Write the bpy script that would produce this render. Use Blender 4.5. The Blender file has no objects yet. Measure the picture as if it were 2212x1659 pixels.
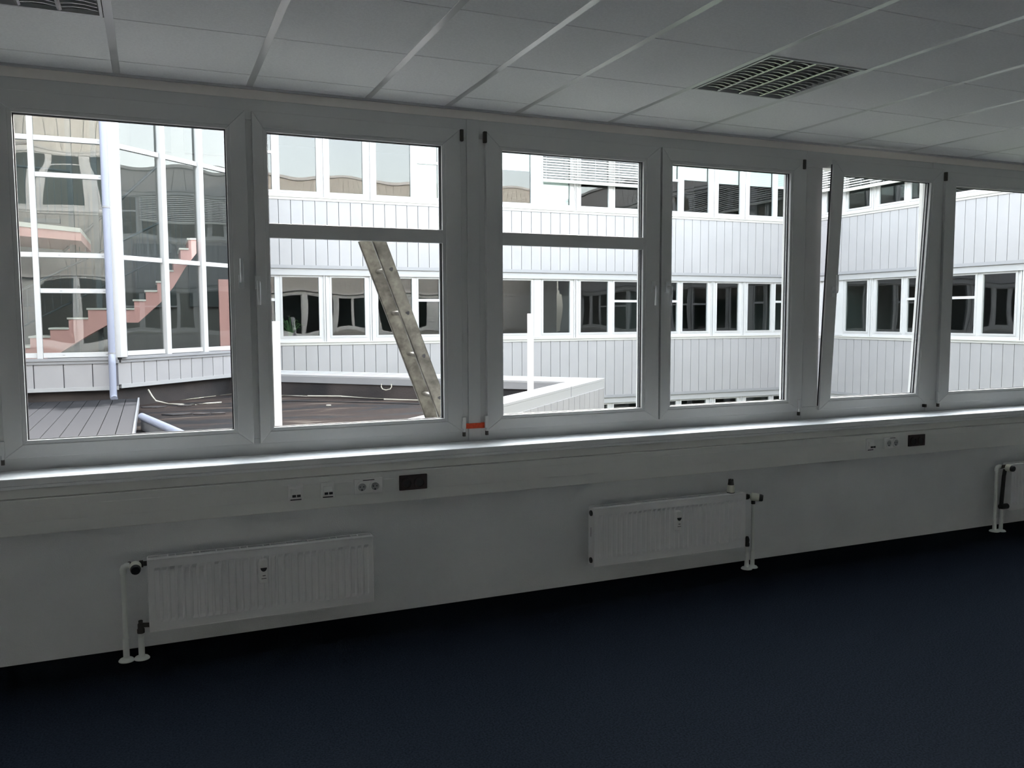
import bpy, bmesh, math, random
from mathutils import Vector, Matrix
random.seed(7)
SC = bpy.context.scene
COL = SC.collection
PI = math.pi

# ------------------------------------------------------------------ camera
def make_camera():
    cd = bpy.data.cameras.new('camera'); co = bpy.data.objects.new('camera', cd); COL.objects.link(co)
    yaw, pitch, roll = math.radians(23.08344), math.radians(-4.58061), math.radians(-0.21551)
    f = Vector((math.sin(yaw)*math.cos(pitch), math.cos(yaw)*math.cos(pitch), math.sin(pitch)))
    r0 = Vector((math.cos(yaw), -math.sin(yaw), 0)); u0 = r0.cross(f)
    r = math.cos(roll)*r0 + math.sin(roll)*u0; u = -math.sin(roll)*r0 + math.cos(roll)*u0
    m = Matrix((r, u, -f)).transposed().to_4x4()
    m.translation = Vector((0.1136, -4.6822, 1.6349))
    co.matrix_world = m
    cd.sensor_width = 36; cd.lens = 36*1822.87/2212; cd.clip_start = .05; cd.clip_end = 500
    SC.camera = co
make_camera()

# ------------------------------------------------------------------ light
SC.view_settings.view_transform = 'Standard'
SC.view_settings.look = 'None'
SC.view_settings.gamma = 1
SC.view_settings.use_curve_mapping = False
SC.view_settings.exposure = 2.08
w = bpy.data.worlds.new('sky'); SC.world = w; w.use_nodes = True
nt = w.node_tree; nt.nodes.clear()
sky = nt.nodes.new('ShaderNodeTexSky'); sky.sky_type = 'NISHITA'; sky.sun_disc = False
sky.sun_elevation = math.radians(20); sky.sun_rotation = math.radians(19); sky.dust_density = 2.5; sky.air_density = 1.2
hsv = nt.nodes.new('ShaderNodeHueSaturation'); hsv.inputs['Saturation'].default_value = 0.30
bg = nt.nodes.new('ShaderNodeBackground'); bg.inputs['Strength'].default_value = 0.62
out = nt.nodes.new('ShaderNodeOutputWorld')
nt.links.new(sky.outputs[0], hsv.inputs['Color']); nt.links.new(hsv.outputs[0], bg.inputs[0]); nt.links.new(bg.outputs[0], out.inputs[0])
sd = bpy.data.lights.new('sun', 'SUN'); sd.energy = 2.6; sd.angle = math.radians(2); sd.color = (1, .84, .62)
so = bpy.data.objects.new('sun', sd); COL.objects.link(so)
so.rotation_euler = Vector((-0.30, 0.90, 0.19)).to_track_quat('Z', 'Y').to_euler()
so.location = (0, 0, 30)
try:
    SC.cycles.use_denoising = True
    SC.cycles.max_bounces = 14; SC.cycles.diffuse_bounces = 8; SC.cycles.glossy_bounces = 5
    SC.cycles.transparent_max_bounces = 24; SC.cycles.sample_clamp_indirect = 8
except Exception:
    pass

# ------------------------------------------------------------------ materials
MATS = {}
def mat(name, col, rough=.5, metal=0, spec=.5, noise=0, nscale=20, bump=0, bscale=200, col2=None, coat=0):
    if name in MATS: return MATS[name]
    m = bpy.data.materials.new(name); m.use_nodes = True; t = m.node_tree; b = t.nodes['Principled BSDF']
    c = (*col, 1)
    b.inputs['Base Color'].default_value = c; b.inputs['Roughness'].default_value = rough
    b.inputs['Metallic'].default_value = metal; b.inputs['Specular IOR Level'].default_value = spec
    if coat: b.inputs['Coat Weight'].default_value = coat
    tc = t.nodes.new('ShaderNodeTexCoord')
    if noise or col2:
        n = t.nodes.new('ShaderNodeTexNoise'); n.inputs['Scale'].default_value = nscale; n.inputs['Detail'].default_value = 5
        t.links.new(tc.outputs['Object'], n.inputs['Vector'])
        mx = t.nodes.new('ShaderNodeMix'); mx.data_type = 'RGBA'
        k2 = col2 if col2 else tuple(max(0, x*(1-noise)) for x in col)
        mx.inputs[6].default_value = c; mx.inputs[7].default_value = (*k2, 1)
        r = t.nodes.new('ShaderNodeMapRange'); r.inputs[1].default_value = .38; r.inputs[2].default_value = .62
        t.links.new(n.outputs['Fac'], r.inputs[0]); t.links.new(r.outputs[0], mx.inputs[0]); t.links.new(mx.outputs[2], b.inputs['Base Color'])
    if bump:
        n2 = t.nodes.new('ShaderNodeTexNoise'); n2.inputs['Scale'].default_value = bscale; n2.inputs['Detail'].default_value = 4
        t.links.new(tc.outputs['Object'], n2.inputs['Vector'])
        bp = t.nodes.new('ShaderNodeBump'); bp.inputs['Strength'].default_value = bump; bp.inputs['Distance'].default_value = .01
        t.links.new(n2.outputs['Fac'], bp.inputs['Height']); t.links.new(bp.outputs[0], b.inputs['Normal'])
    MATS[name] = m; return m
def glass(name, tint, ior, rough=0.0, gl=(1, 1, 1)):
    m = bpy.data.materials.new(name); m.use_nodes = True; t = m.node_tree; t.nodes.clear()
    o = t.nodes.new('ShaderNodeOutputMaterial'); tr = t.nodes.new('ShaderNodeBsdfTransparent'); tr.inputs[0].default_value = (*tint, 1)
    g = t.nodes.new('ShaderNodeBsdfGlossy'); g.inputs['Roughness'].default_value = rough; g.inputs['Color'].default_value = (*gl, 1)
    f0 = ((ior-1)/(ior+1))**2
    ge = t.nodes.new('ShaderNodeNewGeometry'); dt = t.nodes.new('ShaderNodeVectorMath'); dt.operation = 'DOT_PRODUCT'
    t.links.new(ge.outputs['Incoming'], dt.inputs[0]); t.links.new(ge.outputs['Normal'], dt.inputs[1])
    def mth(op, a, b=None):
        n = t.nodes.new('ShaderNodeMath'); n.operation = op
        for i, q in enumerate((a, b)):
            if q is None: continue
            if isinstance(q, (int, float)): n.inputs[i].default_value = q
            else: t.links.new(q, n.inputs[i])
        return n.outputs[0]
    inv = mth('SUBTRACT', 1.0, mth('ABSOLUTE', dt.outputs['Value']))
    fac = mth('ADD', mth('MULTIPLY', mth('POWER', inv, 5.0), 1-f0), f0)      # Schlick, the same from both sides
    mx = t.nodes.new('ShaderNodeMixShader')
    t.links.new(fac, mx.inputs[0]); t.links.new(tr.outputs[0], mx.inputs[1]); t.links.new(g.outputs[0], mx.inputs[2])
    t.links.new(mx.outputs[0], o.inputs[0]); MATS[name] = m; return m

M_wall = mat('painted_woodchip', (.84, .86, .86), .9, bump=.35, bscale=160, noise=.05, nscale=3)
M_backwall = mat('room_paint', (.77, .76, .745), .9)
M_ceil = mat('mineral_tile', (.84, .85, .865), .95, bump=.25, bscale=260, noise=.06, nscale=90)
M_bar = mat('ceiling_metal', (.60, .61, .62), .32, metal=.55)
M_pvc = mat('white_pvc', (.60, .61, .605), .35, spec=.5)
M_fascia = mat('fascia_board', (.84, .81, .77), .6)
M_gap = mat('dark_gap', (.03, .03, .035), .8)
M_gasket = mat('rubber_gasket', (.02, .02, .025), .6)
M_sill = mat('laminate_sill', (.88, .90, .91), .42)
M_trunk = mat('trunking_plastic', (.82, .83, .80), .5)
M_rad = mat('radiator_enamel', (.88, .88, .88), .35)
M_pipe = mat('pipe_paint', (.85, .88, .84), .4)
M_brass = mat('dark_valve_metal', (.05, .045, .04), .5, metal=.4)
M_black = mat('black_plastic', (.012, .012, .013), .45)
M_cream = mat('cream_plastic', (.68, .68, .58), .5)
M_white = mat('white_plastic', (.88, .88, .86), .4)
M_darkred = mat('dark_red_plastic', (.020, .006, .007), .4)
M_tape = mat('orange_tape', (.80, .085, .02), .6, noise=.2, nscale=60)
M_alu = mat('polished_louvre', (.60, .60, .60), .22, metal=.9)
M_house = mat('fixture_housing', (.34, .35, .35), .5)
M_chrome = mat('brushed_handle', (.70, .72, .72), .3, metal=.7)
# carpet
M_carpet = mat('navy_carpet', (.0140, .0180, .0260), 1.0, spec=.0, noise=.45, nscale=120, bump=.6, bscale=500)
# outside
M_clad = mat('light_grey_cladding', (.335, .328, .335), .55, noise=.05, nscale=1.2)
M_cladback = mat('cladding_joint', (.14, .14, .16), .8)
M_trimg = mat('grey_trim', (.27, .27, .28), .5)
M_fr = mat('white_window_frame', (.50, .50, .50), .4)
M_facia = mat('white_fascia_sheet', (.37, .37, .375), .45)
M_own = mat('warm_grey_cladding', (.38, .365, .34), .6, noise=.05, nscale=1.2)
M_ledge = mat('coated_sill', (.50, .49, .47), .4)
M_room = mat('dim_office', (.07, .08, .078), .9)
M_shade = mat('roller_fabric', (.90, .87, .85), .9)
M_slat = mat('blind_slat', (.82, .82, .80), .45)
M_rail = mat('blind_rail', (.55, .56, .50), .5)
M_pipe2 = mat('grey_lilac_pipe', (.28, .30, .38), .4)
M_pink = mat('pink_render', (.62, .34, .31), .8)
M_step = mat('pale_stone_step', (.62, .60, .54), .7)
M_steel = mat('dark_grey_steel', (.07, .085, .09), .5)
M_bitup = mat('black_bitumen', (.018, .017, .019), .85, col2=(.055, .045, .043), nscale=1.1, bump=.4, bscale=30)
M_post = mat('white_painted_post', (.86, .86, .88), .4)
M_ground = mat('courtyard_ground', (.16, .19, .12), .9, noise=.4, nscale=2)
M_leaf = mat('plant_leaf', (.06, .12, .04), .6)
M_cable = mat('pale_cable', (.50, .47, .40), .6)
G_pane = glass('facade_pane', (.62, .70, .68), 1.70)
G_tower = glass('tower_pane', (.74, .77, .76), 1.85)
G_room = glass('room_pane', (.96, .975, .97), 1.12)
G_cup = glass('clear_plastic', (.75, .8, .8), 1.7, .1)

def roof_material():
    m = bpy.data.materials.new('bitumen_roof'); m.use_nodes = True; t = m.node_tree; b = t.nodes['Principled BSDF']
    tc = t.nodes.new('ShaderNodeTexCoord'); mp = t.nodes.new('ShaderNodeMapping')
    mp.inputs['Rotation'].default_value = (0, 0, math.radians(20)); mp.inputs['Scale'].default_value = (.55, 1.6, 1)
    t.links.new(tc.outputs['Object'], mp.inputs[0])
    n1 = t.nodes.new('ShaderNodeTexNoise'); n1.inputs['Scale'].default_value = 1.0; n1.inputs['Detail'].default_value = 8
    n1.inputs['Roughness'].default_value = .62; n1.inputs['Distortion'].default_value = .6
    t.links.new(mp.outputs[0], n1.inputs['Vector'])
    r = t.nodes.new('ShaderNodeValToRGB'); e = r.color_ramp.elements
    e[0].position = .30; e[0].color = (.006, .006, .008, 1)
    e[1].position = .74; e[1].color = (.15, .13, .11, 1)
    for p, c in ((.43, (.012, .011, .012, 1)), (.455, (.030, .023, .021, 1)), (.56, (.040, .029, .025, 1)), (.62, (.075, .058, .048, 1))):
        x = e.new(p); x.color = c
    t.links.new(n1.outputs['Fac'], r.inputs[0]); t.links.new(r.outputs[0], b.inputs['Base Color'])
    rr = t.nodes.new('ShaderNodeMapRange'); rr.inputs[1].default_value = .4; rr.inputs[2].default_value = .5; rr.inputs[3].default_value = .6; rr.inputs[4].default_value = .95; b.inputs['Specular IOR Level'].default_value = .12
    t.links.new(n1.outputs['Fac'], rr.inputs[0]); t.links.new(rr.outputs[0], b.inputs['Roughness'])
    n2 = t.nodes.new('ShaderNodeTexNoise'); n2.inputs['Scale'].default_value = 45
    t.links.new(tc.outputs['Object'], n2.inputs['Vector'])
    bp = t.nodes.new('ShaderNodeBump'); bp.inputs['Strength'].default_value = .3; bp.inputs['Distance'].default_value = .01
    t.links.new(n2.outputs['Fac'], bp.inputs['Height']); t.links.new(bp.outputs[0], b.inputs['Normal'])
    return m
M_roof = roof_material()

def deck_material():
    m = bpy.data.materials.new('weathered_board'); m.use_nodes = True; t = m.node_tree; b = t.nodes['Principled BSDF']
    tc = t.nodes.new('ShaderNodeTexCoord'); sp = t.nodes.new('ShaderNodeSeparateXYZ'); t.links.new(tc.outputs['Object'], sp.inputs[0])
    n = t.nodes.new('ShaderNodeTexNoise'); n.inputs['Scale'].default_value = 1.8; n.inputs['Detail'].default_value = 7; t.links.new(tc.outputs['Object'], n.inputs['Vector'])
    ad = t.nodes.new('ShaderNodeMath'); ad.operation = 'MULTIPLY_ADD'; ad.inputs[1].default_value = 3.0; t.links.new(n.outputs['Fac'], ad.inputs[0]); t.links.new(sp.outputs['Y'], ad.inputs[2])
    r = t.nodes.new('ShaderNodeMapRange'); r.inputs[1].default_value = 11.7; r.inputs[2].default_value = 12.3; t.links.new(ad.outputs[0], r.inputs[0])   # damp dark edge along the far end
    mx = t.nodes.new('ShaderNodeMix'); mx.data_type = 'RGBA'; mx.inputs[6].default_value = (.098, .092, .094, 1); mx.inputs[7].default_value = (.022, .022, .024, 1)
    t.links.new(r.outputs[0], mx.inputs[0]); t.links.new(mx.outputs[2], b.inputs['Base Color'])
    b.inputs['Roughness'].default_value = .9; b.inputs['Specular IOR Level'].default_value = .1
    return m
def ladder_material():
    m = bpy.data.materials.new('weathered_aluminium'); m.use_nodes = True; t = m.node_tree; b = t.nodes['Principled BSDF']
    tc = t.nodes.new('ShaderNodeTexCoord'); n = t.nodes.new('ShaderNodeTexNoise'); n.inputs['Scale'].default_value = 6
    n.inputs['Detail'].default_value = 9; n.inputs['Roughness'].default_value = .7
    t.links.new(tc.outputs['Object'], n.inputs['Vector'])
    r = t.nodes.new('ShaderNodeValToRGB'); e = r.color_ramp.elements
    e[0].position = .33; e[0].color = (.028, .023, .019, 1); e[1].position = .62; e[1].color = (.19, .18, .155, 1)
    x = e.new(.46); x.color = (.090, .083, .071, 1)
    t.links.new(n.outputs['Fac'], r.inputs[0]); t.links.new(r.outputs[0], b.inputs['Base Color'])
    b.inputs['Roughness'].default_value = .55; b.inputs['Metallic'].default_value = .15
    return m
M_ladder = ladder_material(); M_deck = deck_material()

# ------------------------------------------------------------------ mesh helpers
class MB:
    """collects solids into one mesh; T maps local coordinates to world"""
    def __init__(s, T=None): s.bm = bmesh.new(); s.T = T or (lambda p: Vector(p))
    def face(s, pts):
        vs = [s.bm.verts.new(s.T(p)) for p in pts]
        try: s.bm.faces.new(vs)
        except ValueError: pass
        return s
    def prism(s, base, top):
        a = [s.bm.verts.new(s.T(p)) for p in base]; b = [s.bm.verts.new(s.T(p)) for p in top]; n = len(a)
        s.bm.faces.new(a[::-1]); s.bm.faces.new(b)
        for i in range(n): s.bm.faces.new((a[i], a[(i+1) % n], b[(i+1) % n], b[i]))
        return s
    def box(s, x0, x1, y0, y1, z0, z1):
        return s.prism([(x0, y0, z0), (x1, y0, z0), (x1, y1, z0), (x0, y1, z0)], [(x0, y0, z1), (x1, y0, z1), (x1, y1, z1), (x0, y1, z1)])
    def poly(s, pts, z0, z1):
        return s.prism([(x, y, z0) for x, y in pts], [(x, y, z1) for x, y in pts])
    def cyl(s, p0, p1, r, r1=None, n=20):
        p0, p1 = Vector(p0), Vector(p1); d = (p1-p0).normalized(); r1 = r if r1 is None else r1
        a = d.orthogonal().normalized(); b = d.cross(a)
        ring = lambda c, q: [tuple(c + q*(math.cos(2*PI*i/n)*a + math.sin(2*PI*i/n)*b)) for i in range(n)]
        return s.prism(ring(p0, r), ring(p1, r1))
    def tube(s, pts, r, n=10):
        pts = [Vector(p) for p in pts]; rings = []
        up = Vector((.13, .21, 1)).normalized()
        for i, p in enumerate(pts):
            d = (pts[min(i+1, len(pts)-1)] - pts[max(i-1, 0)]).normalized()
            a = d.cross(up)
            if a.length < .05: a = d.cross(Vector((1, .3, 0)))
            a.normalize(); b = d.cross(a)
            rings.append([s.bm.verts.new(s.T(p + r*(math.cos(2*PI*k/n)*a + math.sin(2*PI*k/n)*b))) for k in range(n)])
        for i in range(len(rings)-1):
            # align start to avoid twist
            A, B = rings[i], rings[i+1]
            o = min(range(n), key=lambda k: (B[k].co - A[0].co).length); B = B[o:]+B[:o]; rings[i+1] = B
            for k in range(n): s.bm.faces.new((A[k], A[(k+1) % n], B[(k+1) % n], B[k]))
        s.bm.faces.new(rings[0][::-1]); s.bm.faces.new(rings[-1]); return s
    def lathe(s, base, axis, prof, n=24):
        """prof: list of (h, r) along the axis from base"""
        base, ax = Vector(base), Vector(axis).normalized(); a = ax.orthogonal().normalized(); b = ax.cross(a); rs = []
        for h, r in prof:
            rs.append([s.bm.verts.new(s.T(base + ax*h + max(r, .0004)*(math.cos(2*PI*k/n)*a + math.sin(2*PI*k/n)*b))) for k in range(n)])
        for A, B in zip(rs, rs[1:]):
            for k in range(n): s.bm.faces.new((A[k], A[(k+1) % n], B[(k+1) % n], B[k]))
        s.bm.faces.new(rs[0][::-1]); s.bm.faces.new(rs[-1]); return s
    def ring(s, x0, x1, z0, z1, t, y0, y1, tl=None, tr=None, tb=None, tt=None):
        """rectangular frame ring in the x-z plane, mitred corners"""
        tl = t if tl is None else tl; tr = t if tr is None else tr; tb = t if tb is None else tb; tt = t if tt is None else tt
        o = [(x0, z0), (x1, z0), (x1, z1), (x0, z1)]; i = [(x0+tl, z0+tb), (x1-tr, z0+tb), (x1-tr, z1-tt), (x0+tl, z1-tt)]
        for k in range(4):
            q = [o[k], o[(k+1) % 4], i[(k+1) % 4], i[k]]
            s.prism([(a, y0, b) for a, b in q], [(a, y1, b) for a, b in q])
        return s
    def build(s, name, material, parent=None, bevel=0, smooth=False, seg=2):
        bmesh.ops.remove_doubles(s.bm, verts=s.bm.verts, dist=1e-5) if smooth else None
        bmesh.ops.recalc_face_normals(s.bm, faces=s.bm.faces)
        me = bpy.data.meshes.new(name); s.bm.to_mesh(me); s.bm.free()
        if smooth:
            for p in me.polygons: p.use_smooth = True
        me.materials.append(material)
        o = bpy.data.objects.new(name, me); COL.objects.link(o)
        if parent is not None:
            o.parent = parent; o.matrix_parent_inverse = Matrix.Translation(-parent.location) if parent.rotation_euler[0] == 0 and parent.rotation_euler[2] == 0 and parent.parent is None and parent.type == 'EMPTY' else Matrix()
        if bevel:
            b = o.modifiers.new('bevel', 'BEVEL'); b.width = bevel; b.segments = seg; b.limit_method = 'ANGLE'; b.angle_limit = math.radians(40)
        if smooth and not bevel:
            try:
                md = o.modifiers.new('edges', 'EDGE_SPLIT'); md.split_angle = math.radians(38)
            except Exception: pass
        return o
def empty(name, loc=(0, 0, 0)):
    o = bpy.data.objects.new(name, None); COL.objects.link(o); o.location = loc; o.empty_display_size = .1; return o
def tag(o, label, cat, group=None, kind=None):
    o['label'] = label; o['category'] = cat
    if group: o['group'] = group
    if kind: o['kind'] = kind
    return o
def structure(o, label=None):
    o['kind'] = 'structure'
    if label: o['label'] = label
    return o
def kids(o): return [c for c in bpy.data.objects if c.parent == o]
def copy_tree(o, parent=None):
    c = o.copy(); COL.objects.link(c); c.parent = parent
    for ch in kids(o): copy_tree(ch, c)
    return c
def shift_copy(root, dx, dy=0, dz=0):
    ch = kids(root); c = copy_tree(root); c.location = root.location + Vector((dx, dy, dz)); return c

H = 2.831           # ceiling height
XL, XR, YB = -4.2, 15.2, -5.7
XOUT = 15.2
WY = -0.20          # inner face of the wall under the windows
# ------------------------------------------------------------------ room shell
structure(MB().box(XL-.2, XR+.2, YB-.2, WY+.0, -.12, 0).build('floor', M_carpet))
structure(MB().box(XL-.2, XR+.2, WY, .06, -.12, .86).build('wall_front', M_wall))
structure(MB().box(XL-.2, XR+.2, YB-.2, YB, 0, H+.1).build('wall_back', M_backwall))
structure(MB().box(XL-.2, XL, YB, .12, 0, H+.1).build('wall_left', M_backwall))
structure(MB().box(XR, XR+.2, YB, .12, 0, H+.1).build('wall_right', M_backwall))
hd = structure(MB().box(XL, XR, 0.0, .12, 2.772, H+.55).build('wall_header', M_fascia))
# ceiling: tiles, bars and joints
bars = [0, .625, 1.25, 1.711, 2.142] + [2.142+.625*i for i in range(1, 22)]
bars = [-.625*i for i in range(6, 0, -1)] + bars
rows = [-.235, -.849] + [-.849-.625*i for i in range(1, 11)]
ceil = empty('ceiling'); structure(ceil)
t = MB(); BW = .034; JW = .007
lights_cells = {(-.625, 0), (2.767, 3.392)}
for i in range(len(bars)-1):
    x0, x1 = bars[i]+BW/2, bars[i+1]-BW/2
    for j in range(len(rows)-1):
        if j == 1 and (round(bars[i], 3), round(bars[i+1], 3)) in {(-.625, 0), (2.767, 3.392)}: continue
        t.box(x0, x1, rows[j+1]+JW/2, rows[j]-JW/2, H, H+.02)
    t.box(x0, x1, rows[0]+JW/2, -.012, H, H+.02)
t.build('tile_field', M_ceil, ceil)
g = MB()
for b in bars: g.box(b-BW/2, b+BW/2, YB, -.012, H-.001, H+.03)
g.build('ceiling_bars', M_bar, ceil, bevel=.001)
g = MB().box(XL-.1, XR+.1, YB, 0, H+.021, H+.04)
gg = g.build('joint_backing', M_gap, ceil)
# cut holes for lights by leaving the backing above fixtures
MB().box(XL, XR, -.012, 0, H-.012, H+.02).build('wall_angle', M_bar, ceil)

# ------------------------------------------------------------------ our windows
ZB, ZT = 1.042, 2.606      # pane bottom / top
SB, ST = .958, 2.708       # sash bottom / top
def sash(parent, x0, x1, px0, px1, muntin=False, handle=None, hinge=None, name='sash', z_handle=1.82, up=False, tilt=0, capz=None):
    """one casement: frame ring with bead, gasket, glass, handle, hinges"""
    if tilt:
        piv = Vector((0, -.0, SB)); R = Matrix.Rotation(tilt, 4, 'X')
        T = lambda p: R @ (Vector(p)-piv) + piv
    else: T = lambda p: Vector(p)
    s = MB(T)
    s.ring(x0, x1, SB, ST, 0, -.022, .004, tl=px0-x0-.022, tr=x1-px1-.022, tb=ZB-SB-.020, tt=ST-ZT-.020)
    s.ring(px0-.023, px1+.023, ZB-.021, ZT+.021, .021, -.018, .004, tl=.021, tr=.021)
    ri = .055 if tilt else .02
    s.ring(x0+ri, x1-.02, SB+.02, ST-.02, 0, .004, .060, tl=px0-x0-.004-ri, tr=x1-px1-.024, tb=ZB-SB-.024, tt=ST-ZT-.024)
    if muntin: s.box(px0-.01, px1+.01, -.016, .004, 2.056, 2.132)
    if muntin: s.box(px0-.01, px1+.01, .030, .050, 2.060, 2.128)
    so = s.build(name, M_pvc, parent, bevel=.0025)
    if tilt:
        e_ = MB(T)
        for xa, xb in ((x0-.0015, x0+.0005), (x1-.0005, x1+.0015)): e_.box(xa, xb, -.008, .0035, SB+.03, ST-.03)
        e_.box(x0+.002, x0+ri-.001, .0042, .0065, SB+.03, ST-.03); e_.box(x0+ri-.004, x0+ri-.0005, .006, .058, SB+.03, ST-.03)
        e_.build('edge_seal', M_gasket, so)
    ga = MB(T); ga.ring(px0-.006, px1+.006, ZB-.006, ZT+.006, .009, .004, .012); ga.ring(px0-.006, px1+.006, ZB-.006, ZT+.006, .008, .028, .033)
    ga.build('gasket', M_gasket, so)
    MB(T).box(px0-.004, px1+.004, .016, .022, ZB-.004, ZT+.004).build('glass_pane', G_room, so)
    if handle is not None:
        h = MB(T); h.box(handle-.014, handle+.014, -.032, -.022, z_handle-.035, z_handle+.035)
        h.cyl((handle, -.03, z_handle), (handle, -.058, z_handle), .009)
        sg = 1 if up else -1
        h.tube([(handle, -.050, z_handle), (handle, -.062, z_handle), (handle, -.064, z_handle+sg*.012), (handle, -.062, z_handle+sg*.06), (handle, -.058, z_handle+sg*.118)], .0095)
        h.build('handle', M_chrome, so, smooth=True)
    if hinge is not None:
        sx = hinge
        MB(T).box(sx-.010, sx+.010, -.034, -.012, 2.640, 2.705).build('hinge', M_brass, so, bevel=.003)
        k = MB(T); k.box(sx-.011, sx+.011, -.034, -.014, .975, 1.045); k.cyl((sx, -.026, .955), (sx, -.026, .98), .008)
        k.build('hinge_cover', M_pvc, so, bevel=.003)
        MB(T).box(sx-.007, sx+.007, -.034, -.016, .930, .955).build('hinge_pin', M_brass, so)
    return so
def window_unit(n, x0, x1, sashes, ov=.022):
    w_ = empty('window_%d' % n, ((x0+x1)/2, 0, .9)); structure(w_)
    f = MB()
    f.box(x0, x1, .0, .09, .862, .985); f.box(x0, x1, .0, .09, 2.665, 2.772)
    xs = [x0] + [e for s in sashes for e in (s['x0']+ov, s['x1']-.022)] + [x1]
    for i in range(0, len(xs), 2): f.box(xs[i], xs[i+1], .0, .09, .985, 2.665)
    f.build('outer_frame', M_pvc, w_, bevel=.003)
    for s in sashes: sash(w_, **s)
    return w_
P1 = [dict(x0=-.560, x1=.600, px0=-.457, px1=.498, handle=.557, z_handle=1.822, up=True, hinge=-.566),
      dict(x0=.632, x1=1.785, px0=.708, px1=1.670, muntin=True, handle=.640, z_handle=1.818, hinge=1.790)]
def pair(dx, m1=False, m2=False):
    return [dict(x0=-.560+dx, x1=.600+dx, px0=-.457+dx, px1=.498+dx, muntin=m1, handle=.557+dx, hinge=-.566+dx),
            dict(x0=.632+dx, x1=1.785+dx, px0=.708+dx, px1=1.670+dx, muntin=m2, handle=.66+dx, hinge=1.790+dx)]
window_unit(1, -3.14, -.66, pair(-2.515))
window_unit(2, -.66, 1.862, P1)
window_unit(3, 1.862, 4.345, [dict(x0=1.940, x1=3.137, px0=2.048, px1=3.012, muntin=True, handle=3.088, hinge=1.934),
                            dict(x0=3.150, x1=4.325, px0=3.232, px1=4.190, handle=3.197, hinge=4.298)])
TILT = math.radians(2.75)
window_unit(4, 4.345, 5.573, [dict(x0=4.487, x1=5.540, px0=4.592, px1=5.425, handle=4.545, z_handle=1.80, up=True, tilt=TILT)], ov=0)
window_unit(5, 5.573, 8.09, [dict(x0=5.665, x1=6.80, px0=5.782, px1=6.742, handle=6.76, hinge=5.659),
                            dict(x0=6.83, x1=8.0, px0=6.935, px1=7.89, hinge=8.006)])
window_unit(6, 8.09, 10.6, pair(8.75)); window_unit(7, 10.6, 13.12, pair(11.265))
MB().box(5.520, 5.536, -.03, -.002, .932, .955).build('hinge_pin', M_brass, bpy.data.objects['window_4'])
wf = MB()
wf.box(13.12, XR, 0, .09, .86, 2.78); wf.box(XL, -3.14, 0, .09, .86, 2.78)
structure(wf.build('trim_1', M_pvc))
# cover strips between window units
c = MB(); c.box(1.826, 1.903, -.008, .0, .875, 2.772)
structure(c.build('trim_2', M_pvc, bevel=.002))
c = MB(); c.box(5.545, 5.60, -.004, .0, .875, 2.772)
structure(c.build('trim_3', M_pvc, bevel=.002))
# orange tape holding between the two hinge covers
tp = MB(); tp.box(1.800, 1.8255, -.012, -.0085, .973, 1.004); tp.box(1.822, 1.907, -.0125, -.0085, .972, 1.003); tp.box(1.9035, 1.925, -.012, -.0085, .971, 1.005)
tag(tp.build('adhesive_tape', M_tape), 'strip of orange tape across the window post between two hinge covers', 'tape')

# ------------------------------------------------------------------ sill and trunking
s = MB(); s.box(XL, XR, -.250, .0, .862, .896); s.box(XL, XR, -.250, -.238, .845, .862)
tag(s.build('window_sill', M_sill, bevel=.004), 'long white window sill board running under all the windows', 'window sill')
tr_ = empty('cable_trunking', (1, -.2, .63))
MB().box(XL, XR, -.236, -.202, .800, .845).build('upper_panel', M_trunk, tr_, bevel=.002)
q = MB(); q.box(XL, XR, -.256, -.202, .628, .797)
q.build('duct_body', M_trunk, tr_, bevel=.004)
q = MB(); q.box(XL, XR, -.2575, -.2555, .690, .7595)
q.build('snap_cover', M_trunk, tr_, bevel=.0008)
tag(tr_, 'white cable duct running along the wall below the window sill', 'cable duct')

def data_outlet(x0, x1, label):
    o = empty('data_outlet', ((x0+x1)/2, -.2575, .725)); tag(o, label, 'data socket', 'data outlets in the cable duct')
    xm = (x0+x1)/2
    MB().box(x0, x1, -.268, -.2575, .685, .770).build('face_plate', M_white, o, bevel=.002)
    b = MB(); b.prism([(x0+.012, -.268, .700), (x1-.012, -.268, .700), (x1-.012, -.268, .750), (x0+.012, -.268, .750)],
                      [(x0+.014, -.292, .704), (x1-.014, -.292, .704), (x1-.014, -.274, .748), (x0+.014, -.274, .748)])
    b.build('angled_hood', M_white, o, bevel=.002)
    for s_ in (-1, 1): MB().box(xm+s_*.012-.009, xm+s_*.012+.009, -.2935, -.2895, .708, .720).build('port', M_gap, o)
    MB().box(x0+.01, x1-.01, -.2705, -.268, .688, .693).build('dark_slot', M_gap, o)  # thin dark strip on the plate below the hood
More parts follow.
